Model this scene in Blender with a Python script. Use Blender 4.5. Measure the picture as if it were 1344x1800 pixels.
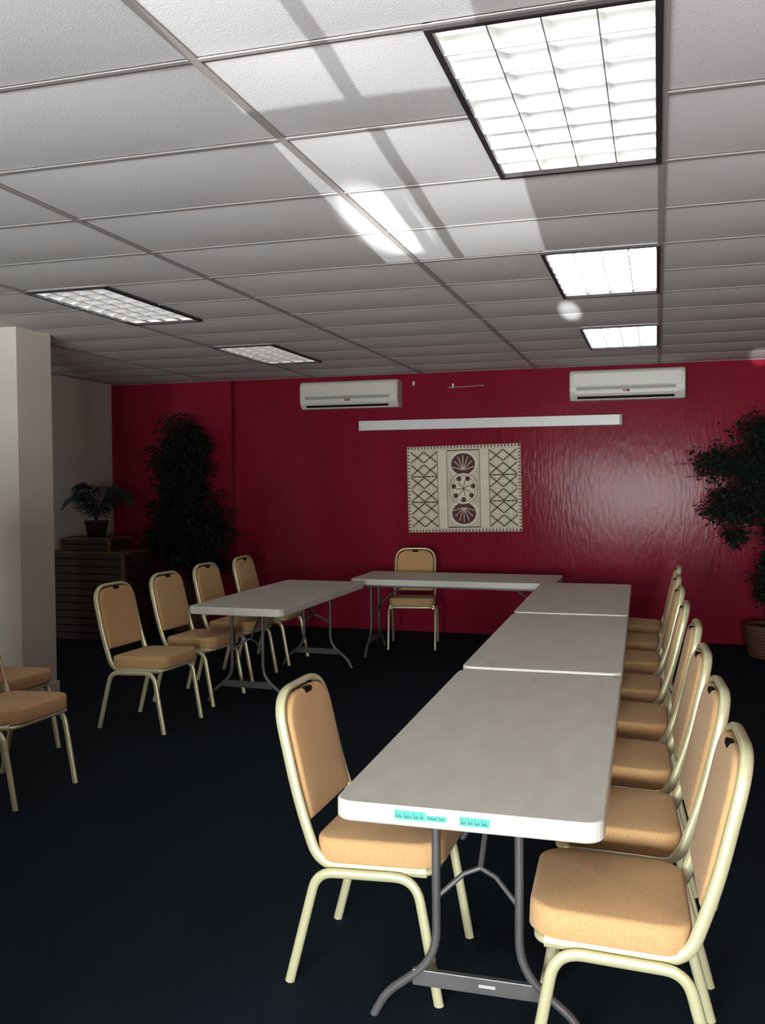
import bpy, bmesh, math, random
from mathutils import Vector, Matrix

for o in list(bpy.data.objects): bpy.data.objects.remove(o, do_unlink=True)
S = bpy.context.scene
C = S.collection
PI = math.pi

# ------------------------------------------------------------------ camera
CAM_H = 1.6548
YAW, PITCH, ROLL, FPX = -0.2893, -0.0348, -0.0070, 1621.5
cam_d = bpy.data.cameras.new('camera'); cam = bpy.data.objects.new('camera', cam_d); C.objects.link(cam)
cam_d.sensor_fit = 'VERTICAL'; cam_d.sensor_height = 24.0; cam_d.lens = FPX / 1800.0 * 24.0
cam_d.clip_start = 0.05; cam_d.clip_end = 200
fw = Vector((math.sin(YAW)*math.cos(PITCH), math.cos(YAW)*math.cos(PITCH), math.sin(PITCH)))
rt = Vector((math.cos(YAW), -math.sin(YAW), 0)); up = rt.cross(fw)
r2 = rt*math.cos(ROLL) + up*math.sin(ROLL); u2 = up*math.cos(ROLL) - rt*math.sin(ROLL)
M3 = Matrix((r2, u2, -fw)).transposed()
cam.matrix_world = Matrix.Translation((0, 0, CAM_H)) @ M3.to_4x4()
S.camera = cam

# ------------------------------------------------------------------ view, world, daylight
S.view_settings.view_transform = 'Standard'; S.view_settings.look = 'None'
S.view_settings.gamma = 1.0; S.view_settings.use_curve_mapping = False
S.view_settings.exposure = -0.28
W = bpy.data.worlds.new('overcast_daylight'); S.world = W; W.use_nodes = True
bg = W.node_tree.nodes['Background']; bg.inputs[0].default_value = (0.93, 0.98, 1.0, 1); bg.inputs[1].default_value = 130.0

# room dimensions (metres; x across, y away from the window wall, z up)
Y_WIN, Y_BACK, X_L, X_R, Z_C = -3.2, 9.734, -6.22, 2.45, 2.797
# windows in the wall behind the camera: (x0, x1)
WINS = [(-2.30, -1.40), (-0.885, -0.165), (0.26, 1.00)]
WZ0, WZ1 = 0.545, 1.95
DIV_H = 1.62

def lamp_spot(name, frm, to, deg, energy, blend, col=(1, 1, 1), radius=0.01):
    d = bpy.data.lights.new(name, 'SPOT'); d.energy = energy; d.spot_size = math.radians(deg); d.spot_blend = blend
    d.color = col; d.shadow_soft_size = radius
    o = bpy.data.objects.new(name, d); C.objects.link(o); o.location = frm
    o.rotation_euler = (Vector(to)-Vector(frm)).to_track_quat('-Z', 'Y').to_euler()
    return o
# portals steer sampling of the sky through the windows
for i, (a, b) in enumerate(WINS):
    d = bpy.data.lights.new('window_portal', 'AREA'); d.shape = 'RECTANGLE'; d.size = b-a; d.size_y = WZ1-WZ0
    d.cycles.is_portal = True
    o = bpy.data.objects.new('window_portal', d); C.objects.link(o)
    o.location = ((a+b)/2, Y_WIN-0.16, (WZ0+WZ1)/2); o.rotation_euler = (PI/2, 0, 0)
# sun glints thrown up from parked cars outside, through the middle window, onto the ceiling
def glint(ceil_xy, z_win, dist, deg, energy, blend, radius=0.01, col=(1, 1, 1), dxdy=-0.055):
    """light that passes the window plane at height z_win and lands on the ceiling at ceil_xy"""
    cx, cy = ceil_xy
    dy = cy - Y_WIN
    slope = (Z_C - z_win)/dy
    xw = cx - dxdy*dy
    frm = Vector((xw, Y_WIN, z_win)) - Vector((dxdy, 1, slope))*dist
    return lamp_spot('sun_glint', frm, (cx, cy, Z_C), deg, energy, blend, col, radius)
TAN = 0.290
def zwin(cy): return Z_C - TAN*(cy - Y_WIN)
glint((-0.90, 3.00), zwin(3.00), 30, 2.55, 115000, 0.03, 0.03, (0.95, 0.98, 1.0))
glint((-1.17, 4.02), zwin(4.02), 12, 1.15, 110000, 0.9, 0.02, (0.92, 0.97, 1.0), -0.075)
glint((-0.575, 6.45), 0.85, 0.5, 1.0, 26000, 1.0, 0.003, (0.95, 0.98, 1.0), -0.02)
glint((0.93, 9.40), 0.85, 0.8, 1.0, 12000, 0.8, 0.004, (1, 0.93, 0.97), 0.10)

# ------------------------------------------------------------------ materials
def mat(name, col, rough=0.5, metal=0.0, noise=0.0, nscale=20.0, bump=0.0, bscale=60.0, col2=None, emit=0.0, spec=0.5, stretch=None, sheen=0.0):
    m = bpy.data.materials.new(name); m.use_nodes = True
    nt = m.node_tree; b = nt.nodes['Principled BSDF']
    b.inputs['Base Color'].default_value = (*col, 1); b.inputs['Roughness'].default_value = rough
    b.inputs['Metallic'].default_value = metal; b.inputs['Specular IOR Level'].default_value = spec
    if sheen: b.inputs['Sheen Weight'].default_value = sheen
    tc = nt.nodes.new('ShaderNodeTexCoord'); src = tc.outputs['Object']
    if stretch:
        mp = nt.nodes.new('ShaderNodeMapping'); mp.inputs['Scale'].default_value = stretch
        nt.links.new(src, mp.inputs[0]); src = mp.outputs[0]
    if noise or col2:
        n = nt.nodes.new('ShaderNodeTexNoise'); n.inputs['Scale'].default_value = nscale; n.inputs['Detail'].default_value = 5
        nt.links.new(src, n.inputs['Vector'])
        r = nt.nodes.new('ShaderNodeValToRGB'); r.color_ramp.elements[0].position = 0.3; r.color_ramp.elements[1].position = 0.7
        c2 = col2 or tuple(c*(1-noise) for c in col)
        r.color_ramp.elements[0].color = (*c2, 1); r.color_ramp.elements[1].color = (*col, 1)
        nt.links.new(n.outputs[0], r.inputs[0]); nt.links.new(r.outputs[0], b.inputs['Base Color'])
    if bump:
        n2 = nt.nodes.new('ShaderNodeTexNoise'); n2.inputs['Scale'].default_value = bscale; n2.inputs['Detail'].default_value = 4
        nt.links.new(src, n2.inputs['Vector'])
        bp = nt.nodes.new('ShaderNodeBump'); bp.inputs['Strength'].default_value = bump; bp.inputs['Distance'].default_value = 0.01
        nt.links.new(n2.outputs[0], bp.inputs['Height']); nt.links.new(bp.outputs[0], b.inputs['Normal'])
    if emit:
        b.inputs['Emission Color'].default_value = (*col, 1); b.inputs['Emission Strength'].default_value = emit
    return m
M = {}
M['red'] = mat('maroon_gloss_paint', (0.235, 0.012, 0.030), 0.155, bump=0.20, bscale=30.0, noise=0.18, nscale=3.0, stretch=(1, 1, 0.25), spec=0.065)
M['cream'] = mat('cream_wall_paint', (0.62, 0.59, 0.51), 0.6, noise=0.06, nscale=4, bump=0.05)
M['tile'] = mat('mineral_ceiling_tile', (0.74, 0.72, 0.70), 0.85, noise=0.05, nscale=90, bump=0.12, bscale=160)
M['tee'] = mat('dusty_grid_tee', (0.36, 0.33, 0.31), 0.6)
M['deck'] = mat('dark_plenum', (0.05, 0.05, 0.05), 0.9)
M['carpet'] = mat('navy_carpet', (0.0048, 0.0115, 0.0175), 0.95, col2=(0.0022, 0.0055, 0.010), nscale=220, bump=0.5, bscale=420, spec=0.15)
M['plastic'] = mat('pale_moulded_plastic', (0.60, 0.585, 0.505), 0.42, noise=0.12, nscale=5, bump=0.06, bscale=300, stretch=(3, 1, 1))
M['steel'] = mat('grey_brown_powdercoat_steel', (0.11, 0.105, 0.105), 0.42, metal=0.4, noise=0.2, nscale=12)
M['gold'] = mat('champagne_gold_paint', (0.58, 0.56, 0.335), 0.30, metal=0.4)
M['fabric'] = mat('tan_woven_fabric', (0.56, 0.340, 0.152), 0.9, col2=(0.46, 0.272, 0.12), nscale=160, bump=0.3, bscale=300, spec=0.2, sheen=0.1)
M['slot'] = mat('dark_grip_plastic', (0.010, 0.007, 0.006), 0.95, spec=0.05)
M['acwhite'] = mat('cream_air_conditioner_plastic', (0.64, 0.62, 0.55), 0.35)
M['acgrey'] = mat('grey_intake_plastic', (0.30, 0.30, 0.27), 0.5)
M['black'] = mat('black_vent', (0.006, 0.006, 0.006), 0.6)
M['redlogo'] = mat('red_badge', (0.35, 0.06, 0.05), 0.4)
M['white'] = mat('white_enamel', (0.72, 0.71, 0.67), 0.35)
M['louver'] = mat('bright_aluminium_louver_blade', (0.88, 0.88, 0.87), 0.22, metal=0.85)
M['ltframe'] = mat('dark_bronze_frame', (0.025, 0.018, 0.02), 0.5)
M['lamp'] = mat('reflection_glow_right', (1.0, 1.0, 1.0), 0.5, emit=1.9)  # emission imitates window light mirrored in the unlit right-hand fixtures
M['lamp_left'] = mat('reflection_glow_left', (1.0, 1.0, 1.0), 0.5, emit=2.2)  # left fixtures: reflected window light put in as glow, lamps are off
M['masi'] = mat('barkcloth_beige', (0.70, 0.63, 0.49), 0.85, noise=0.15, nscale=9)
M['masi_pale'] = mat('barkcloth_pale', (0.80, 0.74, 0.60), 0.85, noise=0.1, nscale=9)
M['ink'] = mat('brown_black_ink', (0.06, 0.045, 0.035), 0.8, col2=(0.16, 0.12, 0.08), nscale=40)
M['rust'] = mat('rust_brown_ink', (0.13, 0.045, 0.045), 0.8, col2=(0.07, 0.03, 0.03), nscale=30)
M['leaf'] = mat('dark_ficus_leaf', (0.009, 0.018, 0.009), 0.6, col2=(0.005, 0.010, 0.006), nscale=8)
M['palm'] = mat('blue_green_palm_leaf', (0.02, 0.06, 0.055), 0.45, col2=(0.012, 0.04, 0.035), nscale=10)
M['bark'] = mat('dark_bark', (0.035, 0.025, 0.018), 0.9, noise=0.3, bump=0.3)
M['wicker'] = mat('brown_wicker', (0.12, 0.055, 0.03), 0.7, noise=0.4, nscale=60)
M['wood'] = mat('dark_brown_wood', (0.035, 0.017, 0.012), 0.6, noise=0.35, nscale=12, stretch=(1, 6, 6))
M['soil'] = mat('dark_soil', (0.012, 0.009, 0.007), 0.95, bump=0.5)
M['tape'] = mat('aqua_marker_tape', (0.06, 0.36, 0.29), 0.5)
M['pen'] = mat('dark_pen_ink', (0.03, 0.05, 0.06), 0.6)
M['paper'] = mat('pale_paper_label', (0.36, 0.36, 0.36), 0.6)
M['winframe'] = mat('white_window_frame', (0.6, 0.6, 0.58), 0.5)
M['glass'] = bpy.data.materials.new('clear_window_glass'); M['glass'].use_nodes = True
_nt = M['glass'].node_tree; _nt.nodes.clear()
_o = _nt.nodes.new('ShaderNodeOutputMaterial'); _t = _nt.nodes.new('ShaderNodeBsdfTransparent'); _g = _nt.nodes.new('ShaderNodeBsdfGlossy')
_x = _nt.nodes.new('ShaderNodeMixShader'); _x.inputs[0].default_value = 0.05; _g.inputs['Roughness'].default_value = 0.02
_nt.links.new(_t.outputs[0], _x.inputs[1]); _nt.links.new(_g.outputs[0], _x.inputs[2]); _nt.links.new(_x.outputs[0], _o.inputs[0])

# ------------------------------------------------------------------ helpers
def tag(o, label=None, cat=None, group=None, kind=None):
    if label: o['label'] = label
    if cat: o['category'] = cat
    if group: o['group'] = group
    if kind: o['kind'] = kind
    return o
def empty(name, loc=(0, 0, 0), rz=0.0):
    o = bpy.data.objects.new(name, None); o.empty_display_size = 0.1; C.objects.link(o)
    o.location = loc; o.rotation_euler = (0, 0, rz); return o
class MB:
    def __init__(s): s.v = []; s.f = []
    def add(s, vs, fs):
        n = len(s.v); s.v += [tuple(v) for v in vs]; s.f += [tuple(i+n for i in f) for f in fs]; return s
    def box(s, x0, x1, y0, y1, z0, z1, m=None):
        vs = [Vector((x, y, z)) for z in (z0, z1) for y in (y0, y1) for x in (x0, x1)]
        if m is not None: vs = [m @ v for v in vs]
        return s.add(vs, [(0, 2, 3, 1), (4, 5, 7, 6), (0, 1, 5, 4), (2, 6, 7, 3), (0, 4, 6, 2), (1, 3, 7, 5)])
    def tube(s, pts, ra, rb=None, ref=(0, 1, 0), n=10, cap=True, radii=None):
        """sweep an ellipse (ra along the transported ref axis, rb across) along pts"""
        rb = rb or ra; P = [Vector(p) for p in pts]; nrm = Vector(ref); vs = []; fs = []
        for i, p in enumerate(P):
            t = (P[min(i+1, len(P)-1)] - P[max(i-1, 0)]).normalized()
            nrm = (nrm - t*nrm.dot(t))
            if nrm.length < 1e-4: nrm = t.orthogonal()
            nrm.normalize(); b = t.cross(nrm)
            k = radii[i] if radii else 1.0
            for j in range(n):
                a = 2*PI*j/n; vs.append(p + nrm*(ra*k*math.cos(a)) + b*(rb*k*math.sin(a)))
        for i in range(len(P)-1):
            for j in range(n):
                fs.append((i*n+j, i*n+(j+1) % n, (i+1)*n+(j+1) % n, (i+1)*n+j))
        if cap:
            m = len(vs); vs += vs[:n] + vs[m-n:m]          # caps get vertices of their own so the tube shades cleanly
            fs.append(tuple(m+j for j in range(n-1, -1, -1))); fs.append(tuple(m+n+j for j in range(n)))
        return s.add(vs, fs)
    def lathe(s, prof, n=20, loc=(0, 0, 0)):
        vs = []; fs = []
        for r, z in prof:
            for j in range(n): a = 2*PI*j/n; vs.append((loc[0]+r*math.cos(a), loc[1]+r*math.sin(a), loc[2]+z))
        for i in range(len(prof)-1):
            for j in range(n): fs.append((i*n+j, i*n+(j+1) % n, (i+1)*n+(j+1) % n, (i+1)*n+j))
        fs.append(tuple(range(n-1, -1, -1))); fs.append(tuple((len(prof)-1)*n+j for j in range(n)))
        return s.add(vs, fs)
    def poly(s, pts): return s.add(pts, [tuple(range(len(pts)))])
    def build(s, name, m, parent=None, smooth=False, bevel=0.0, loc=None):
        me = bpy.data.meshes.new(name); me.from_pydata(s.v, [], s.f); me.validate(); me.update()
        if bevel or smooth or True:
            bm = bmesh.new(); bm.from_mesh(me)
            bmesh.ops.recalc_face_normals(bm, faces=bm.faces)
            if bevel: bmesh.ops.bevel(bm, geom=list(bm.edges), offset=bevel, segments=2, affect='EDGES', profile=0.5)
            bm.to_mesh(me); bm.free()
        if smooth:
            for p in me.polygons: p.use_smooth = True
        me.materials.append(M[m] if isinstance(m, str) else m)
        o = bpy.data.objects.new(name, me); C.objects.link(o)
        if parent: o.parent = parent
        if loc: o.location = loc
        return o
def fillet(pts, r, seg=6):
    """round the inner corners of a polyline"""
    P = [Vector(p) for p in pts]; out = [P[0]]
    for i in range(1, len(P)-1):
        a = (P[i-1]-P[i]); b = (P[i+1]-P[i]); ri = r[i-1] if isinstance(r, (list, tuple)) else r
        d = min(ri, a.length*0.49, b.length*0.49); p0 = P[i]+a.normalized()*d; p1 = P[i]+b.normalized()*d
        for k in range(seg+1):
            t = k/seg; out.append(p0*(1-t)**2 + P[i]*2*t*(1-t) + p1*t*t)
    out.append(P[-1]); return out
def rrect(x0, x1, y0, y1, radii, seg=7):
    """outline, counter-clockwise; radii for corners (x0y0, x1y0, x1y1, x0y1)"""
    o = []
    cs = [(x0, y0, PI, 1, 1), (x1, y0, 1.5*PI, -1, 1), (x1, y1, 0, -1, -1), (x0, y1, PI/2, 1, -1)]
    for (cx, cy, a0, sx, sy), r in zip(cs, radii):
        for k in range(seg+1):
            a = a0 + (PI/2)*k/seg
            o.append((cx+sx*r+r*math.cos(a), cy+sy*r+r*math.sin(a)))
    return o
def pad_mesh(x0, x1, y0, y1, radii, h, edge, crown=0.0, bottom_edge=0.006, T=None, seg=7):
    """cushion: rounded outline, softly rolled upper edge, slight crown; T maps (x,y,z) to place"""
    mb = MB(); rings = []
    lev = [(bottom_edge, 0.0), (0.0, bottom_edge)]
    for k in range(5):
        a = (PI/2)*k/4; lev.append((edge*(1-math.cos(a)), h-edge+edge*math.sin(a)))
    for ins, z in lev:
        rings.append([(x, y, z) for x, y in rrect(x0+ins, x1-ins, y0+ins, y1-ins, [max(r-ins, 0.004) for r in radii], seg)])
    cx, cy = (x0+x1)/2, (y0+y1)/2
    last = rings[-1]
    for s_, zc in ((0.75, 0.45), (0.45, 0.8), (0.15, 1.0)):
        rings.append([(cx+(x-cx)*s_, cy+(y-cy)*s_, h+crown*zc) for x, y, z in last])
    n = len(last); vs = [v for r in rings for v in r]; fs = []
    for i in range(len(rings)-1):
        for j in range(n): fs.append((i*n+j, i*n+(j+1) % n, (i+1)*n+(j+1) % n, (i+1)*n+j))
    fs.append(tuple(range(n-1, -1, -1))); fs.append(tuple((len(rings)-1)*n+j for j in range(n)))
    if T is not None: vs = [T @ Vector(v) for v in vs]
    return mb.add(vs, fs)
def copy_tree(o, parent=None):
    c = o.copy(); C.objects.link(c)
    if parent is not None:
        c.parent = parent
    for ch in list(o.children): copy_tree(ch, c)
    return c

# ------------------------------------------------------------------ room shell
tag(MB().box(X_L-0.2, X_R+0.2, Y_WIN-0.2, Y_BACK+0.3, -0.12, 0).build('floor', 'carpet'), 'dark navy carpet covering the whole floor', 'floor', kind='structure')
XS = -4.66; REC = 0.10
wb = MB().box(X_L, X_R, Y_BACK, Y_BACK+0.3, 0, Z_C+0.2)
tag(MB().box(X_L, XS, Y_BACK-REC, Y_BACK, 0, Z_C).build('trim_1', 'red'), 'shallow maroon step of the end wall behind the dark tree', 'wall', kind='structure')
tag(wb.build('wall_back', 'red'), 'glossy maroon painted end wall', 'wall', kind='structure')
tag(MB().box(X_L-0.15, X_L, Y_WIN, Y_BACK+0.3, 0, Z_C+0.2).build('wall_left', 'cream'), 'cream side wall behind the dark plants', 'wall', kind='structure')
tag(MB().box(X_R, X_R+0.15, Y_WIN, Y_BACK+0.3, 0, Z_C+0.2).build('wall_right', 'red'), 'maroon side wall', 'wall', kind='structure')
wf = MB(); xs = [X_L-0.15] + [v for w in WINS for v in w] + [X_R+0.15]
for i in range(0, len(xs), 2): wf.box(xs[i], xs[i+1], Y_WIN-0.15, Y_WIN, 0, Z_C+0.2)
for a, b in WINS: wf.box(a, b, Y_WIN-0.15, Y_WIN, 0, WZ0).box(a, b, Y_WIN-0.15, Y_WIN, WZ1, Z_C+0.2)
tag(wf.build('wall_front', 'red'), 'maroon wall holding the windows', 'wall', kind='structure')
for i, (a, b) in enumerate(WINS):
    f = MB(); y0, y1 = Y_WIN-0.11, Y_WIN-0.05
    f.box(a, a+0.03, y0, y1, WZ0, WZ1).box(b-0.03, b, y0, y1, WZ0, WZ1).box(a, b, y0, y1, WZ0, WZ0+0.03).box(a, b, y0, y1, WZ1-0.03, WZ1)
    w = tag(f.build('window_%d' % (i+1), 'winframe'), 'white framed window with muntins', 'window', kind='structure')
    xm = (a+b)/2 if i != 1 else -0.545
    MB().box(xm-0.021, xm+0.021, y0+0.01, y1-0.01, WZ0+0.03, WZ1-0.03).build('muntin', 'winframe', w)
    zb = zwin(2.90)
    MB().box(a+0.03, b-0.03, y0+0.01, y1-0.01, zb-0.023, zb+0.023).build('muntin', 'winframe', w)
    for (px0, px1) in ((a+0.03, xm-0.021), (xm+0.021, b-0.03)):
        for (pz0, pz1) in ((WZ0+0.03, zb-0.023), (zb+0.023, WZ1-0.03)):
            MB().poly([(px0, Y_WIN-0.08, pz0), (px1, Y_WIN-0.08, pz0), (px1, Y_WIN-0.08, pz1), (px0, Y_WIN-0.08, pz1)]).build('pane', 'glass', w)
tag(MB().box(XS, X_R, Y_BACK-0.012, Y_BACK, 0, 0.10).build('baseboard_back', 'red'), 'low maroon baseboard along the end wall', 'baseboard', kind='structure')
pil = MB().box(-4.98, -4.50, 5.75, 6.15, 0, Z_C).build('column', 'cream')
tag(pil, 'square cream column standing beside the left row of chairs', 'column', kind='structure')
MB().box(-4.995, -4.485, 5.735, 6.165, 0, 0.10).build('base_trim', 'cream', pil)

# ------------------------------------------------------------------ ceiling: grid, tiles
XA, Y0, T = 0.0133, 2.2963, 0.61
ceil = tag(MB().box(X_L-0.15, X_R+0.15, Y_WIN-0.15, Y_BACK+0.3, Z_C+0.16, Z_C+0.22).build('ceiling', 'deck'), 'suspended ceiling of pale mineral tiles in a grid', 'ceiling', kind='structure')
runs = [XA+1.22*i for i in range(-5, 2)]
rows = [Y0+T*k for k in range(-9, 13)]
LIGHTS = [('R', 0), ('R', 4), ('R', 8), ('L', 4), ('L', 8)]
LW = 0.585
def light_x(side):
    return (XA-LW, XA) if side == 'R' else (runs[2], runs[2]+LW-0.03)
tile_cache = {}
def tile(x0, x1, y0, y1):
    w, d = round(x1-x0, 3), round(y1-y0, 3); key = (w, d)
    if key not in tile_cache:
        nx, ny = 6, 6; vs = []; fs = []
        for j in range(ny+1):
            for i in range(nx+1):
                u, v = i/nx, j/ny; sag = 0.011*(1-(2*u-1)**2)**0.5*(1-(2*v-1)**2) * (d/0.61)
                vs.append((w*(u-.5), d*(v-.5), 0.006-sag))
        for j in range(ny):
            for i in range(nx): k = j*(nx+1)+i; fs.append((k, k+nx+1, k+nx+2, k+1))
        n = len(vs); vs += [(-w/2, -d/2, .02), (w/2, -d/2, .02), (w/2, d/2, .02), (-w/2, d/2, .02)]
        fs.append((n, n+1, n+2, n+3))
        o = MB().add(vs, fs).build('ceiling_tile', 'tile', ceil, smooth=False)
        for p in o.data.polygons: p.use_smooth = len(p.vertices) == 4 and max(p.vertices) < n
        tile_cache[key] = o
    else:
        o = tile_cache[key].copy(); C.objects.link(o)
    o.location = ((x0+x1)/2, (y0+y1)/2, Z_C)
xb = [X_L] + runs + [X_R]; yb = [Y_WIN] + rows + [Y_BACK]
for i in range(len(xb)-1):
    for j in range(len(yb)-1):
        x0, x1, y0, y1 = xb[i], xb[i+1], yb[j], yb[j+1]
        if y1-y0 < 0.03 or x1-x0 < 0.03: continue
        for side, k in LIGHTS:
            lx0, lx1 = light_x(side)
            if abs(y0-(Y0+T*k)) < .01 or abs(y0-(Y0+T*(k+1))) < .01:
                if side == 'R' and abs(x1-XA) < .01: x1 = lx0
                if side == 'L' and abs(x0-runs[2]) < .01: x0 = lx1
        tile(x0+0.002, x1-0.002, y0+0.002, y1-0.002)
for x in runs:
    MB().box(x-0.013, x+0.013, Y_WIN, Y_BACK, Z_C-0.004, Z_C-0.0005).build('main_runner', 'tee', ceil)
for i in range(len(xb)-1):
    for y in rows:
        x0, x1 = xb[i]+0.013, xb[i+1]-0.013
        if x1-x0 < .05: continue
        for side, k in LIGHTS:
            lx0, lx1 = light_x(side)
            if abs(y-(Y0+T*(k+1))) < .01:
                if side == 'R' and abs(xb[i+1]-XA) < .01: x1 = lx0
                if side == 'L' and abs(xb[i]-runs[2]) < .01: x0 = lx1
        MB().box(x0, x1, y-0.008, y+0.008, Z_C-0.003, Z_C-0.0005).build('cross_tee', 'tee', ceil)

# ------------------------------------------------------------------ ceiling lights
def ceiling_light(x0, x1, y0, y1, lamp, label):
    cx, cy = (x0+x1)/2, (y0+y1)/2; hw, hl = (x1-x0)/2, (y1-y0)/2
    t = empty('ceiling_light', (cx, cy, Z_C)); tag(t, label, 'ceiling light', 'recessed louvered ceiling lights')
    fwid = 0.019; f = MB()
    for a in ((-hw, -hw+fwid, -hl, hl), (hw-fwid, hw, -hl, hl), (-hw+fwid, hw-fwid, -hl, -hl+fwid), (-hw+fwid, hw-fwid, hl-fwid, hl)):
        f.box(a[0], a[1], a[2], a[3], -0.012, 0.004)
    f.build('frame', 'ltframe', t)
    iw, il = hw-fwid, hl-fwid
    h = MB()
    for a in ((-iw-.01, -iw, -il, il), (iw, iw+.01, -il, il), (-iw, iw, -il-.01, -il), (-iw, iw, il, il+.01)):
        h.box(a[0], a[1], a[2], a[3], 0.004, 0.10)
    h.box(-iw-.01, iw+.01, -il-.01, il+.01, 0.10, 0.112)
    h.build('housing', 'white', t)
    MB().box(-iw+.004, iw-.004, -il+.004, il-.004, 0.062, 0.07).build('lamp_panel', lamp, t)
    nx, ny = 4, 8; dz0, dz1 = -0.006, 0.042
    def blade(L, along):       # wedge blade, thick at the top
        mb = MB(); a, b = 0.002, 0.0125
        if along == 'y':
            mb.add([(-a, -L, dz0), (a, -L, dz0), (b, -L, dz1), (-b, -L, dz1), (-a, L, dz0), (a, L, dz0), (b, L, dz1), (-b, L, dz1)],
                   [(0, 1, 2, 3), (7, 6, 5, 4), (0, 4, 5, 1), (1, 5, 6, 2), (2, 6, 7, 3), (3, 7, 4, 0)])
        else:
            mb.add([(-L, -a, dz0), (-L, a, dz0), (-L, b, dz1), (-L, -b, dz1), (L, -a, dz0), (L, a, dz0), (L, b, dz1), (L, -b, dz1)],
                   [(3, 2, 1, 0), (4, 5, 6, 7), (1, 5, 4, 0), (2, 6, 5, 1), (3, 7, 6, 2), (0, 4, 7, 3)])
        return mb
    for i in range(1, nx):
        o = blade(il, 'y').build('louver_blade', 'louver', t); o.location = (-iw+2*iw*i/nx, 0, 0)
    first = None
    for j in range(1, ny):
        if first is None: first = o = blade(iw, 'x').build('louver_blade', 'louver', t)
        else: o = first.copy(); C.objects.link(o)
        o.location = (0, -il+2*il*j/ny, 0)
LL = {('R', 0): 'large bright louvered ceiling light beside the window-light patch', ('R', 4): 'bright white ceiling light between the big louvered one and the one by the wall',
      ('R', 8): 'bright white ceiling light closest to the maroon wall', ('L', 4): 'dimmer grid-louver ceiling light closest to the cream column',
      ('L', 8): 'dimmer grid-louver ceiling light near the maroon wall and the left air conditioner'}
for side, k in LIGHTS:
    a, b = light_x(side); y0 = Y0+T*k
    ceiling_light(a+0.002, b-0.002, y0+0.004, y0+2*T-0.004, 'lamp' if side == 'R' else 'lamp_left', LL[(side, k)])

# ------------------------------------------------------------------ unseen folding divider, added to keep the window light off the left rows
dv = empty('added_divider', (-2.43, 1.05, 0)); tag(dv, 'unseen dark brown folding divider added to shade the left rows', 'added light blocker')
for k in range(3):
    x0 = -0.93+0.62*k; q = 0.07 if k % 2 else -0.07
    m = Matrix.Translation((x0+.31, 0, 0)) @ Matrix.Rotation(q, 4, 'Z')
    MB().box(-.265, .265, -.008, .008, .09, DIV_H-.05, m).build('panel', 'wood', dv)
    for a in ((-.305, -.265, 0.0, DIV_H), (.265, .305, 0.0, DIV_H)): MB().box(a[0], a[1], -.018, .018, a[2], a[3], m).build('stile', 'wicker', dv)
    for z0 in (.05, DIV_H-.05): MB().box(-.265, .265, -.016, .016, z0, z0+.05, m).build('rail', 'wicker', dv)

# ------------------------------------------------------------------ folding tables
def table(name, cx, cy, rz, L, label, lift=0.0, inset=0.22):
    """local x across, y along; top at z=.74"""
    t = empty(name, (cx, cy, 0), rz); t.scale.z = 1+lift/.74; tag(t, label, 'table', 'white folding tables set in a U')
    hw, hl = 0.378, L/2; r = 0.055
    out = MB(); lev = []
    for ins, z in ((0.006, 0.684), (0.0, 0.690), (0.0, 0.734), (0.002, 0.7385), (0.006, 0.741)):
        lev.append([(x, y, z) for x, y in rrect(-hw+ins, hw-ins, -hl+ins, hl-ins, [r-ins]*4)])
    n = len(lev[0]); fs = []
    for i in range(len(lev)-1):
        for j in range(n): fs.append((i*n+j, i*n+(j+1) % n, (i+1)*n+(j+1) % n, (i+1)*n+j))
    fs.append(tuple(range(n-1, -1, -1))); fs.append(tuple((len(lev)-1)*n+j for j in range(n)))
    top = out.add([v for l in lev for v in l], fs).build('tabletop', 'plastic', t)
    for s in (-1, 1):
        MB().box(s*0.30-0.012, s*0.30+0.012, -hl+0.12, hl-0.12, 0.664, 0.694).build('side_rail', 'steel', t)
    for s in (-1, 1):
        yl = s*(hl-inset)
        for q in (-1, 1):
            pts = fillet([(q*0.125, yl, 0.694), (q*0.125, yl, 0.20), (q*0.285, yl, 0.075), (q*0.325, yl, 0.0)], [0.09, 0.06])
            MB().tube(pts, 0.0135, n=10).build('leg', 'steel', t, smooth=True)
        MB().box(-0.20, 0.20, yl-0.010, yl+0.010, 0.115, 0.165).build('crossbar', 'steel', t, bevel=0.003)
        yb_ = yl - s*0.02
        br = MB(); ap = (0, yl - s*0.06, 0.47)
        for q in (-1, 1): br.tube([(q*0.125, yl, 0.39), (q*0.05, yl-s*0.045, 0.452), ap], 0.008, n=8)
        br.tube([ap, (0, yl-s*0.16, 0.56), (0, yl-s*0.34, 0.694)], 0.009, n=8)
        br.build('folding_brace', 'steel', t, smooth=True)
        MB().tube([(-0.30, yl, 0.684), (0.30, yl, 0.684)], 0.012, n=8).build('pivot_bar', 'steel', t, smooth=True)
    return t, top
t1, top1 = table('folding_table', -0.520, 3.405, 0.012, 1.885, 'white folding table with aqua tape marks on its end edge')
table('folding_table', -0.543, 5.290, 0.014, 1.83, 'middle white folding table of the three placed end to end', 0.008, 0.26)
table('folding_table', -0.570, 7.145, 0.016, 1.825, 'last of three end-to-end white folding tables, reaching toward the maroon wall', 0.014, 0.26)
table('folding_table', -2.905, 6.955, -0.015, 1.85, 'white folding table standing alone before the row of dim chairs')
table('folding_table', -1.79, 8.46, PI/2, 1.88, 'white folding table crosswise along the maroon wall below the barkcloth', 0.0, 0.13)
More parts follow.
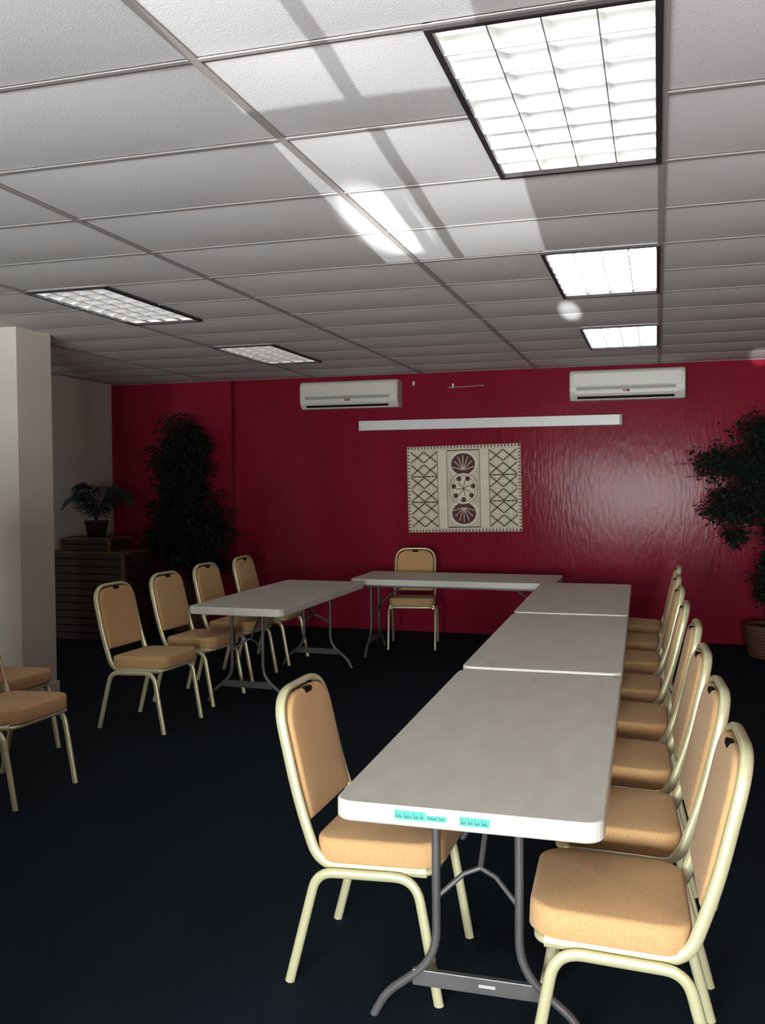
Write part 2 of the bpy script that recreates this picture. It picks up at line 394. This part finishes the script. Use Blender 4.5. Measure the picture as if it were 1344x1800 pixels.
# aqua tape with handwriting on the end edge of the first table, plus a paper label on its crossbar
ye = -0.9425-0.0012
def tape(x0, x1, z0, z1):
    o = MB().box(x0, x1, ye, ye+0.001, z0, z1).build('tape_label', 'tape', t1); o['label'] = 'aqua tape with faded handwriting'; return o
rng = random.Random(4)
for (x0, x1, z0, z1) in ((-0.195, -0.105, 0.704, 0.730), (-0.104, -0.045, 0.706, 0.722), (-0.010, 0.075, 0.702, 0.727)):
    tp = tape(x0, x1, z0, z1)
    sc = MB(); x = x0+0.006; word = []
    while x < x1-0.008:                     # looping cursive words, a taller stroke to start each
        k = rng.randint(3, 6); zz = z0+0.006; hh = (z1-z0)*0.28; pts = [(x, ye-0.0006, zz+(z1-z0)*0.58), (x+.0008, ye-0.0006, zz)]
        for q in range(k):
            for a in range(1, 7):
                if x+0.0042 > x1-0.004: break
                x += 0.0007; pts.append((x+0.0012*math.sin(a*PI/3), ye-0.0006, zz+hh*(.5-.5*math.cos(a*PI/3))*(0.7+.3*((q*7) % 3))))
        sc.tube(pts, 0.0006, n=4); x += 0.0065
    sc.build('handwriting', 'pen', tp)
yl1 = -(0.9425-0.22)
MB().box(0.005, 0.055, yl1-0.0115, yl1-0.0101, 0.137, 0.146).build('maker_label', 'paper', t1)

# ------------------------------------------------------------------ banquet chairs
def make_chair():
    t = empty('banquet_chair')
    HW = 0.222                                    # half width between tube centres
    # seat rails + back hoop: one bent tube
    RY = HW-.016
    pth = fillet([(0.215, -RY, .412), (-0.152, -RY, .396), (-0.224, -RY+.002, .60), (-0.304, -RY+.006, .945),
                  (-0.304, RY-.006, .945), (-0.224, RY-.002, .60), (-0.152, RY, .396), (0.215, RY, .412)],
                 [0.07, 0.12, 0.125, 0.125, 0.12, 0.07], 8)
    MB().tube(pth, 0.0115, 0.0185, ref=(0, 1, 0), n=12).build('back_frame', 'gold', t, smooth=True)
    MB().tube(fillet([(0.14, -RY, .409), (0.232, -RY, .412), (0.232, RY, .412), (0.14, RY, .409)], .07), 0.0115, 0.015, ref=(0, 0, 1), n=10).build('front_rail', 'gold', t, smooth=True)
    MB().tube([(-0.13, -RY+.008, .405), (-0.13, RY-.008, .405)], 0.010, n=8).build('rear_rail', 'gold', t, smooth=True)
    for s in (-1, 1):
        y = s*(HW+0.006)
        fr = fillet([(0.02, y, .388), (0.185, y, .397), (0.258, y, 0.0)], 0.075, 7)
        rr = fillet([(0.02, y, .388), (-0.150, y, .379), (-0.250, y, 0.0)], 0.06, 7)
        MB().tube(fr, 0.0115, 0.0165, n=12).build('leg', 'gold', t, smooth=True)
        MB().tube(rr, 0.0115, 0.0165, n=12).build('leg', 'gold', t, smooth=True)
    seat = pad_mesh(-0.165, 0.262, -0.222, 0.222, (0.07, 0.085, 0.085, 0.07), 0.080, 0.017, 0.010, T=Matrix.Translation((0.02, 0, 0.416)) @ Matrix.Rotation(-0.045, 4, 'Y') @ Matrix.Translation((-0.02, 0, 0)))
    seat.build('seat', 'fabric', t, smooth=True)
    # backrest: local (u across, v up the back, w toward the sitter)
    a0 = Vector((-0.209, 0, 0.525)); a1 = Vector((-0.300, 0, 0.932)); vdir = (a1-a0).normalized(); u = Vector((0, 1, 0)); w = u.cross(vdir).normalized()
    if w.x < 0: w = -w; u = -u
    T_ = Matrix(((u.x, vdir.x, w.x, 0), (u.y, vdir.y, w.y, 0), (u.z, vdir.z, w.z, 0), (0, 0, 0, 1)))
    T_ = Matrix.Translation(a0 - w*0.016) @ T_
    hlen = (a1-a0).length
    b = pad_mesh(-0.186, 0.186, 0.0, hlen-0.006, (0.012, 0.012, 0.10, 0.10), 0.046, 0.016, 0.006, T=T_, seg=6).build('backrest', 'fabric', t, smooth=True)
    g = pad_mesh(-0.030, 0.030, hlen-0.026, hlen-0.006, (0.009, 0.009, 0.009, 0.009), 0.053, 0.004, 0.0, T=T_ @ Matrix.Translation((0, 0, -0.004)), seg=4).build('grip_slot', 'slot', t)
    g['label'] = 'dark hand grip slot at the top of the backrest'
    return t
proto = make_chair(); first_used = [False]
ORD = ['first', 'second', 'third', 'fourth', 'fifth', 'sixth', 'seventh', 'eighth']
def chair(x, y, rz, label, group):
    o = proto if not first_used[0] else copy_tree(proto)
    first_used[0] = True
    o.location = (x, y, 0); o.rotation_euler = (0, 0, rz)
    tag(o, label, 'chair', group)
chair(-0.905, 3.005, math.radians(-1), 'tan banquet chair alone on the inner side of the long tables, by the taped end', 'gold framed banquet chairs')
RX = [(-0.080, 2.68, 2), (-0.092, 3.33, 3), (-0.110, 4.005, 2), (-0.112, 4.72, 0), (-0.142, 5.44, -1), (-0.150, 6.225, 1), (-0.150, 6.94, 0), (-0.132, 7.70, 0)]
for i, (x, y, a) in enumerate(RX):
    chair(x, y, PI+math.radians(a), 'tan banquet chair on the outer side of the long tables, %s from the taped end' % ORD[i], 'gold framed banquet chairs')
for i, (x, y, a) in enumerate([(-3.325, 5.565, -4), (-3.355, 6.325, -4), (-3.405, 7.095, -2), (-3.405, 7.845, 0)]):
    chair(x, y, math.radians(a), 'dimly lit tan banquet chair, %s from the cream column in the row of four' % ORD[i], 'gold framed banquet chairs')
chair(-3.335, 4.12, math.radians(-4), 'dim tan banquet chair set apart, in front of the cream column', 'gold framed banquet chairs')
chair(-3.84, 4.67, math.radians(-3), 'dim tan banquet chair between the set-apart chair and the cream column', 'gold framed banquet chairs')
chair(-2.325, 8.875, -PI/2+math.radians(10), 'single tan banquet chair with its back to the maroon wall below the barkcloth', 'gold framed banquet chairs')

# ------------------------------------------------------------------ air conditioners, screen case, wall hooks
def aircon(cx, z0, z1, w, label):
    t = empty('air_conditioner', (cx, Y_BACK, z0)); tag(t, label, 'air conditioner', 'wall air conditioners on the maroon wall')
    h = z1-z0; d = 0.20; hw = w/2
    prof = [(0, 0), (-d+.055, 0), (-d+.012, 0.05), (-d, 0.085), (-d, h-.05), (-d+.012, h-.018), (-d+.04, h), (0, h)]
    mb = MB(); n = len(prof); vs = []; xs = [-hw, -hw+.012, hw-.012, hw]
    for i, x in enumerate(xs):
        k = 0.93 if i in (0, 3) else 1.0
        for y, z in prof: vs.append((x, y*k, h/2+(z-h/2)*(0.94 if i in (0, 3) else 1)))
    fs = []
    for i in range(3):
        for j in range(n): fs.append((i*n+j, i*n+(j+1) % n, (i+1)*n+(j+1) % n, (i+1)*n+j))
    fs.append(tuple(range(n))); fs.append(tuple(3*n+j for j in range(n-1, -1, -1)))
    mb.add(vs, fs).build('body', 'acwhite', t)
    MB().box(-hw+.03, hw-.03, -d-.012, -d+.002, 0.135, h-.03).build('front_panel', 'acwhite', t, bevel=0.006)
    MB().box(-hw+.07, hw-.09, -d-.004, -d+.004, 0.100, 0.130).build('intake_strip', 'acgrey', t)
    # outlet slot sits in the sloped lower front
    q = math.atan2(0.05, 0.043)
    m = Matrix.Translation((0, -d+.030, 0.029)) @ Matrix.Rotation(-(PI/2-q)-0.1, 4, 'X')
    MB().box(-hw+.075, hw-.105, -0.012, 0.01, -0.014, 0.010, m).build('air_outlet', 'black', t)
    MB().box(-hw+.06, hw-.06, -d-.006, -d+.012, 0.058, 0.094).build('outlet_flap', 'acwhite', t, bevel=0.004)
    for (bx, m_) in ((-0.035, 'redlogo'), (0.0, 'ink')):
        MB().box(bx, bx+.03, -d-.009, -d-.004, 0.075, 0.098).build('badge', m_, t)
aircon(-3.225, 2.44, 2.735, 1.12, 'white wall air conditioner near the column side, above the end of the screen case')
aircon(-0.295, 2.445, 2.745, 1.12, 'white wall air conditioner above the glossy patch of maroon wall')
t = empty('projection_screen', (-1.735, Y_BACK, 2.195)); tag(t, 'long white rolled-up projection screen case on the maroon wall', 'screen')
hw = 1.385
MB().box(-hw+.012, hw-.012, -0.095, 0, 0.0, 0.098).build('case', 'white', t, bevel=0.006)
MB().box(-hw+.012, hw-.012, -0.100, -0.085, 0.094, 0.104).build('top_lip', 'white', t)
for s in (-1, 1): MB().box(s*hw-.012, s*hw+.012, -0.102, 0, -0.004, 0.106).build('end_cap', 'acgrey' if s > 0 else 'white', t, bevel=0.004)  # right cap grey: shading of that end put into its colour
for (x, z, lab) in ((-2.535, 2.70, 'small metal wall hook beside the air conditioner'), (-2.10, 2.66, 'small metal wall hook with a short wire above the screen case')):
    t = empty('wall_hook', (x, Y_BACK, z)); tag(t, lab, 'hook', 'small wall hooks')
    MB().box(-.012, .012, -.004, 0, -.02, .02).build('plate', 'white', t, bevel=0.001)
    MB().tube(fillet([(0, -.002, .005), (0, -.035, .005), (0, -.035, -.02), (0, -.018, -.03)], .012), .004, n=6).build('hook_arm', 'white', t, smooth=True)
tag(MB().tube([(-2.16, Y_BACK-.006, 2.64), (-1.98, Y_BACK-.006, 2.642), (-1.76, Y_BACK-.006, 2.652)], .0045, n=6).build('wall_wire', 'acgrey'), 'thin pale wire clipped along the maroon wall above the screen case', 'wire')

# ------------------------------------------------------------------ barkcloth wall hanging
art = empty('barkcloth_hanging', (-1.985, Y_BACK-0.012, 1.555)); art.rotation_euler = (0, math.radians(-1.1), 0)
tag(art, 'beige patterned barkcloth panel hanging on the maroon wall', 'wall hanging')
AW, AH = 0.617, 0.464
MB().box(-AW, AW, -0.006, 0.010, -AH, AH).build('cloth', 'masi', art)
def flat(mb, pts, lay=1):
    yy = -0.006-0.0009*lay
    mb.add([(x, yy, z) for x, z in pts] + [(x, yy+0.0008, z) for x, z in pts],
           [tuple(range(len(pts)))] + [tuple(range(2*len(pts)-1, len(pts)-1, -1))] + [(i, (i+1) % len(pts), (i+1) % len(pts)+len(pts), i+len(pts)) for i in range(len(pts))])
def stroke(mb, x0, z0, x1, z1, w, lay=1):
    dx, dz = x1-x0, z1-z0; l = math.hypot(dx, dz); nx, nz = -dz/l*w/2, dx/l*w/2
    flat(mb, [(x0+nx, z0+nz), (x0-nx, z0-nz), (x1-nx, z1-nz), (x1+nx, z1+nz)], lay)
def disc(mb, cx, cz, rx, rz, lay, n=24, a0=0, a1=2*PI): flat(mb, [(cx+rx*math.cos(a0+(a1-a0)*i/n), cz+rz*math.sin(a0+(a1-a0)*i/n)) for i in range(n)], lay)
def ring(mb, cx, cz, rx, rz, w, lay, n=28, a0=0.0, a1=2*PI):
    for i in range(n):
        a, b = a0+(a1-a0)*i/n, a0+(a1-a0)*(i+1)/n
        flat(mb, [(cx+(rx-w)*math.cos(a), cz+(rz-w)*math.sin(a)), (cx+rx*math.cos(a), cz+rz*math.sin(a)), (cx+rx*math.cos(b), cz+rz*math.sin(b)), (cx+(rx-w)*math.cos(b), cz+(rz-w)*math.sin(b))], lay)
bd = MB(); nb = 34
for i in range(nb):                         # toothed border
    x = -AW + 2*AW*(i+.5)/nb; w_ = AW/nb*1.0
    for sz in (-1, 1): flat(bd, [(x-w_*.6, sz*(AH-.004)), (x+w_*.6, sz*(AH-.004)), (x, sz*(AH-.040))])
nb2 = 26
for i in range(nb2):
    z = -AH + 2*AH*(i+.5)/nb2; w_ = AH/nb2*1.0
    for sx in (-1, 1): flat(bd, [(sx*(AW-.004), z-w_*.6), (sx*(AW-.004), z+w_*.6), (sx*(AW-.036), z)])
tag(bd.build('toothed_border', 'ink', art), kind='stuff')
lat = MB(); dots = MB()
for sx in (-1, 1):
    xa, xb_ = (0.285, 0.575); 
    for b_ in range(3):
        zb0 = -0.415 + b_*0.277; zb1 = zb0+0.277
        if b_: stroke(lat, sx*xa, zb0, sx*xb_, zb0, 0.014)
        nx_, nz_ = 2, 2; cw, ch = (xb_-xa)/nx_, (zb1-zb0)/nz_
        for i in range(nx_):
            for j in range(nz_):
                x0 = xa+cw*i; z0 = zb0+ch*j
                stroke(lat, sx*x0, z0+.01, sx*(x0+cw), z0+ch-.01, 0.013); stroke(lat, sx*x0, z0+ch-.01, sx*(x0+cw), z0+.01, 0.013)
                mx, mz = x0+cw/2, z0+ch/2
                for (ox, oz) in ((cw*.42, 0), (-cw*.42, 0), (0, ch*.38), (0, -ch*.38)):
                    k = 0.016; flat(dots, [(sx*(mx+ox)-k, mz+oz), (sx*(mx+ox), mz+oz-k), (sx*(mx+ox)+k, mz+oz), (sx*(mx+ox), mz+oz+k)])
tag(lat.build('lattice_print', 'ink', art), kind='stuff'); tag(dots.build('diamond_print', 'masi_pale', art), kind='stuff')
bands = MB()
for sx in (-1, 1):
    flat(bands, [(sx*.185, -.415), (sx*.275, -.415), (sx*.275, .415), (sx*.185, .415)])
bands.build('pale_band', 'masi_pale', art)
ln = MB()
for sx in (-1, 1):
    for xx, w_ in ((.280, .006), (.178, .005)): stroke(ln, sx*xx, -.418, sx*xx, .418, w_, 2)
for sz in (-1, 1): stroke(ln, -.178, sz*.412, .178, sz*.412, .012, 2)
ln.build('line_print', 'ink', art)
med = MB(); rust = MB(); spoke = MB()
for sz in (-1, 1):
    disc(rust, 0, sz*.265, .130, .115, 2); ring(med, 0, sz*.262, .158, .145, .026, 3)
    for k in range(7):
        a = PI*(k+.5)/7; stroke(med, 0, sz*.20, .12*math.cos(a), sz*(.20+.155*math.sin(a)), .007, 3)
disc(med, 0, 0, .150, .165, 4); ring(spoke, 0, 0, .157, .172, .006, 5); ring(spoke, 0, 0, .128, .142, .005, 5)
for k in range(7):
    a = PI/2+2*PI*(k+.5)/7; cx, cz = .108*math.cos(a), .118*math.sin(a)
    disc(rust, cx, cz, .027, .027, 6, 12)
    stroke(spoke, 0, 0, .085*math.cos(a+.25), .09*math.sin(a+.25), .008, 5)
med.build('medallion', 'masi_pale', art); tag(rust.build('rosette_print', 'rust', art), kind='stuff'); spoke.build('spoke_print', 'ink', art)

# ------------------------------------------------------------------ plants
def leaves(mb, pts, rng, l=0.08, w=0.036, droop=0.5):
    for p in pts:
        a = rng.uniform(0, 2*PI); dz = rng.uniform(-1.0, 0.35)*droop*2
        d = Vector((math.cos(a), math.sin(a), dz)).normalized(); s = d.cross(Vector((rng.uniform(-.3, .3), rng.uniform(-.3, .3), 1))).normalized()
        k = rng.uniform(.7, 1.25); L_, W_ = l*k, w*k; n = s.cross(d)
        p = Vector(p); mid = p+d*L_*.5
        vs = [p, mid+s*W_*.5+n*.006, p+d*L_, mid-s*W_*.5+n*.006, mid]
        mb.add(vs, [(0, 1, 4), (1, 2, 4), (0, 4, 3), (4, 2, 3)])
DENS = 2.1
def ficus(name, loc, label, clumps, pot, seed, trunk_top, group):
    rng = random.Random(seed)
    t = empty(name, loc); tag(t, label, 'plant', group)
    pr, ph = pot
    basket = MB().lathe([(pr*.80, 0), (pr*.90, ph*.3), (pr*.97, ph*.7), (pr, ph), (pr*.93, ph), (pr*.9, ph*.88)], 24).build('basket', 'wicker', t, smooth=True)
    for k in range(int(ph/0.028)):
        z = 0.014+k*0.028; rr = pr*(.80+.2*min(1, z/ph)**.7)+.004
        pts = [(rr*math.cos(2*PI*i/24)*(1+.012*(-1)**(i+k)), rr*math.sin(2*PI*i/24)*(1+.012*(-1)**(i+k)), z) for i in range(25)]
        MB().tube(pts, 0.010, n=5, cap=False).build('woven_strand', 'wicker', basket, smooth=True)
    MB().lathe([(0.02, ph*.88), (pr*.9, ph*.9)], 20).build('soil', 'soil', t)
    tr = MB()
    for k in range(3):
        a0 = 2*PI*k/3; pts = []
        for i in range(12):
            f_ = i/11; a = a0+f_*5; r_ = .03*(1-f_*.5)
            pts.append((r_*math.cos(a)+trunk_top[0]*f_**1.5, r_*math.sin(a)+trunk_top[1]*f_**1.5, ph*.85+f_*(trunk_top[2]-ph*.85)))
        tr.tube(pts, 0.016, n=6, radii=[1-.5*i/11 for i in range(12)])
    tr.build('trunk', 'bark', t, smooth=True)
    br = MB(); lf = MB()
    for (cx, cy, cz, rx, ry, rz, n) in clumps:
        f_ = min(1.0, max(.35, (cz-.15)/trunk_top[2])); st = Vector((trunk_top[0]*f_**1.5, trunk_top[1]*f_**1.5, trunk_top[2]*f_))
        en = Vector((cx, cy, cz)); md = (st+en)/2+Vector((0, 0, .10))
        br.tube(fillet([st, md, en], .2, 5), 0.007, n=5)
        ps = []; n = int(n*DENS)
        # sub-sprigs
        for q in range(max(3, n//26)):
            c_ = en+Vector((rng.gauss(0, .5)*rx, rng.gauss(0, .5)*ry, rng.gauss(0, .5)*rz)); c_.y = min(c_.y, Y_BACK-.2-loc[1])
            br.tube([en, (en+c_)/2+Vector((0, 0, .02)), c_], 0.003, n=4)
            for j in range(26): ps.append(c_+Vector((rng.gauss(0, .28)*rx, rng.gauss(0, .28)*ry, rng.gauss(0, .30)*rz)))
        leaves(lf, [q_ for q_ in ps if q_.y + loc[1] < Y_BACK-.18 and not (q_.x+loc[0] < -5.18 and q_.y+loc[1] < 9.0 and q_.z < 1.5)], rng)
    br.build('branches', 'bark', t)
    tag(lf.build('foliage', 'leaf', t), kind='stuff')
    return t
ficus('potted_ficus', (1.02, 9.12, 0), 'dark leafy ficus in a wicker basket beside the glossy patch of maroon wall',
      [(-.42, -.02, 1.80, .20, .2, .13, 330), (-.20, -.05, 1.72, .2, .2, .15, 300), (-.10, -.1, 2.02, .2, .2, .13, 280), (.10, 0, 2.12, .25, .25, .14, 420),
       (-.42, -.05, 1.40, .16, .16, .13, 260), (-.20, -.1, 1.45, .24, .2, .20, 430), (.02, -.05, 1.55, .25, .25, .25, 520), (-.30, 0, 1.13, .10, .1, .09, 110),
       (.05, 0, 1.20, .16, .2, .14, 240), (.0, -.05, .85, .15, .15, .18, 300), (-.10, 0, .64, .11, .11, .13, 150), (.35, 0, 1.75, .3, .25, .3, 520), (.35, .0, 1.3, .25, .25, .3, 380)],
      (0.235, 0.30), 11, (0.05, -.02, 1.9), 'potted indoor trees')
cl = []
rg = random.Random(5)
for i in range(26):
    z = .75+1.45*(i/25); rad = .46*(1-max(0, (z-1.35)/1.0)**1.3) if z > 1.35 else .46
    a = i*2.4; q = rg.uniform(.35, .8)*max(rad, .08)
    cl.append((q*math.cos(a), q*math.sin(a)*.8-.05, z, .20, .18, .16, 170))
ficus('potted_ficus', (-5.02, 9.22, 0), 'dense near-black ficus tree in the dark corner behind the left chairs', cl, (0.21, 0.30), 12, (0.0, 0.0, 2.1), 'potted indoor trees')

# two-tier wooden plant stand and the palm on it
st = empty('plant_stand', (-5.70, 8.56, 0)); tag(st, 'dark brown two-tier wooden plant stand in the corner beside the cream wall', 'plant stand')
for (x0, x1, z0, z1, dd) in ((-.46, .46, 0.0, .93, .26), (-.36, .26, .93, 1.07, .20)):
    n = max(2, int((z1-z0)/.075)); hh = (z1-z0)/n
    for k in range(n):
        MB().box(x0+.01, x1-.01, -dd+.01, dd-.01, z0+k*hh+.004, z0+(k+1)*hh-.004).build('plank', 'wood', st, bevel=0.003)
    MB().box(x0, x1, -dd, dd, z1-.022, z1).build('tier_top', 'wicker', st, bevel=0.004)
    for sx in (x0, x1-.035): MB().box(sx, sx+.035, -dd-.004, -dd+.03, z0, z1-.022).build('corner_post', 'wicker', st)
pm = empty('potted_palm', (-5.72, 8.54, 1.0705)); tag(pm, 'blue-green palm with arching fronds on the dark wooden plant stand', 'plant')
MB().lathe([(.09, 0), (.125, .16), (.13, .17), (.115, .17), (.11, .14)], 20).build('pot', 'wood', pm, smooth=True)
MB().lathe([(.01, .145), (.11, .15)], 16).build('soil', 'soil', pm)
rg = random.Random(21)
for k in range(15):
    a = 2*PI*k/15+rg.uniform(-.2, .2); reach = rg.uniform(.28, .52); hgt = rg.uniform(.22, .48); fr = MB(); n = 12
    if math.cos(a) < -.2: reach *= .75
    sp = []
    for i in range(n+1):
        f_ = i/n; sp.append(Vector((reach*f_*math.cos(a), reach*f_*math.sin(a)*.8, .15+hgt*(1-(1-min(1, f_*1.5))**2)-.38*max(0, f_-.4)**1.6)))
    fr.tube(sp, .004, n=5)
    sd = Vector((-math.sin(a), math.cos(a), 0))
    for i in range(2, n+1):
        L_ = .15*math.sin(PI*min(.95, .15+.8*i/n))+.03
        for s_ in (-1, 1):
            d = (sd*s_*.9+Vector((math.cos(a)*.5, math.sin(a)*.5, -.35))).normalized(); p0 = sp[i]; wv = d.cross(Vector((0, 0, 1))).normalized()*.011
            fr.add([p0-wv*.3, p0+d*L_*.5-wv, p0+d*L_+Vector((0, 0, -.02)), p0+d*L_*.5+wv], [(0, 1, 2, 3)])
    fr.build('frond', 'palm', pm)
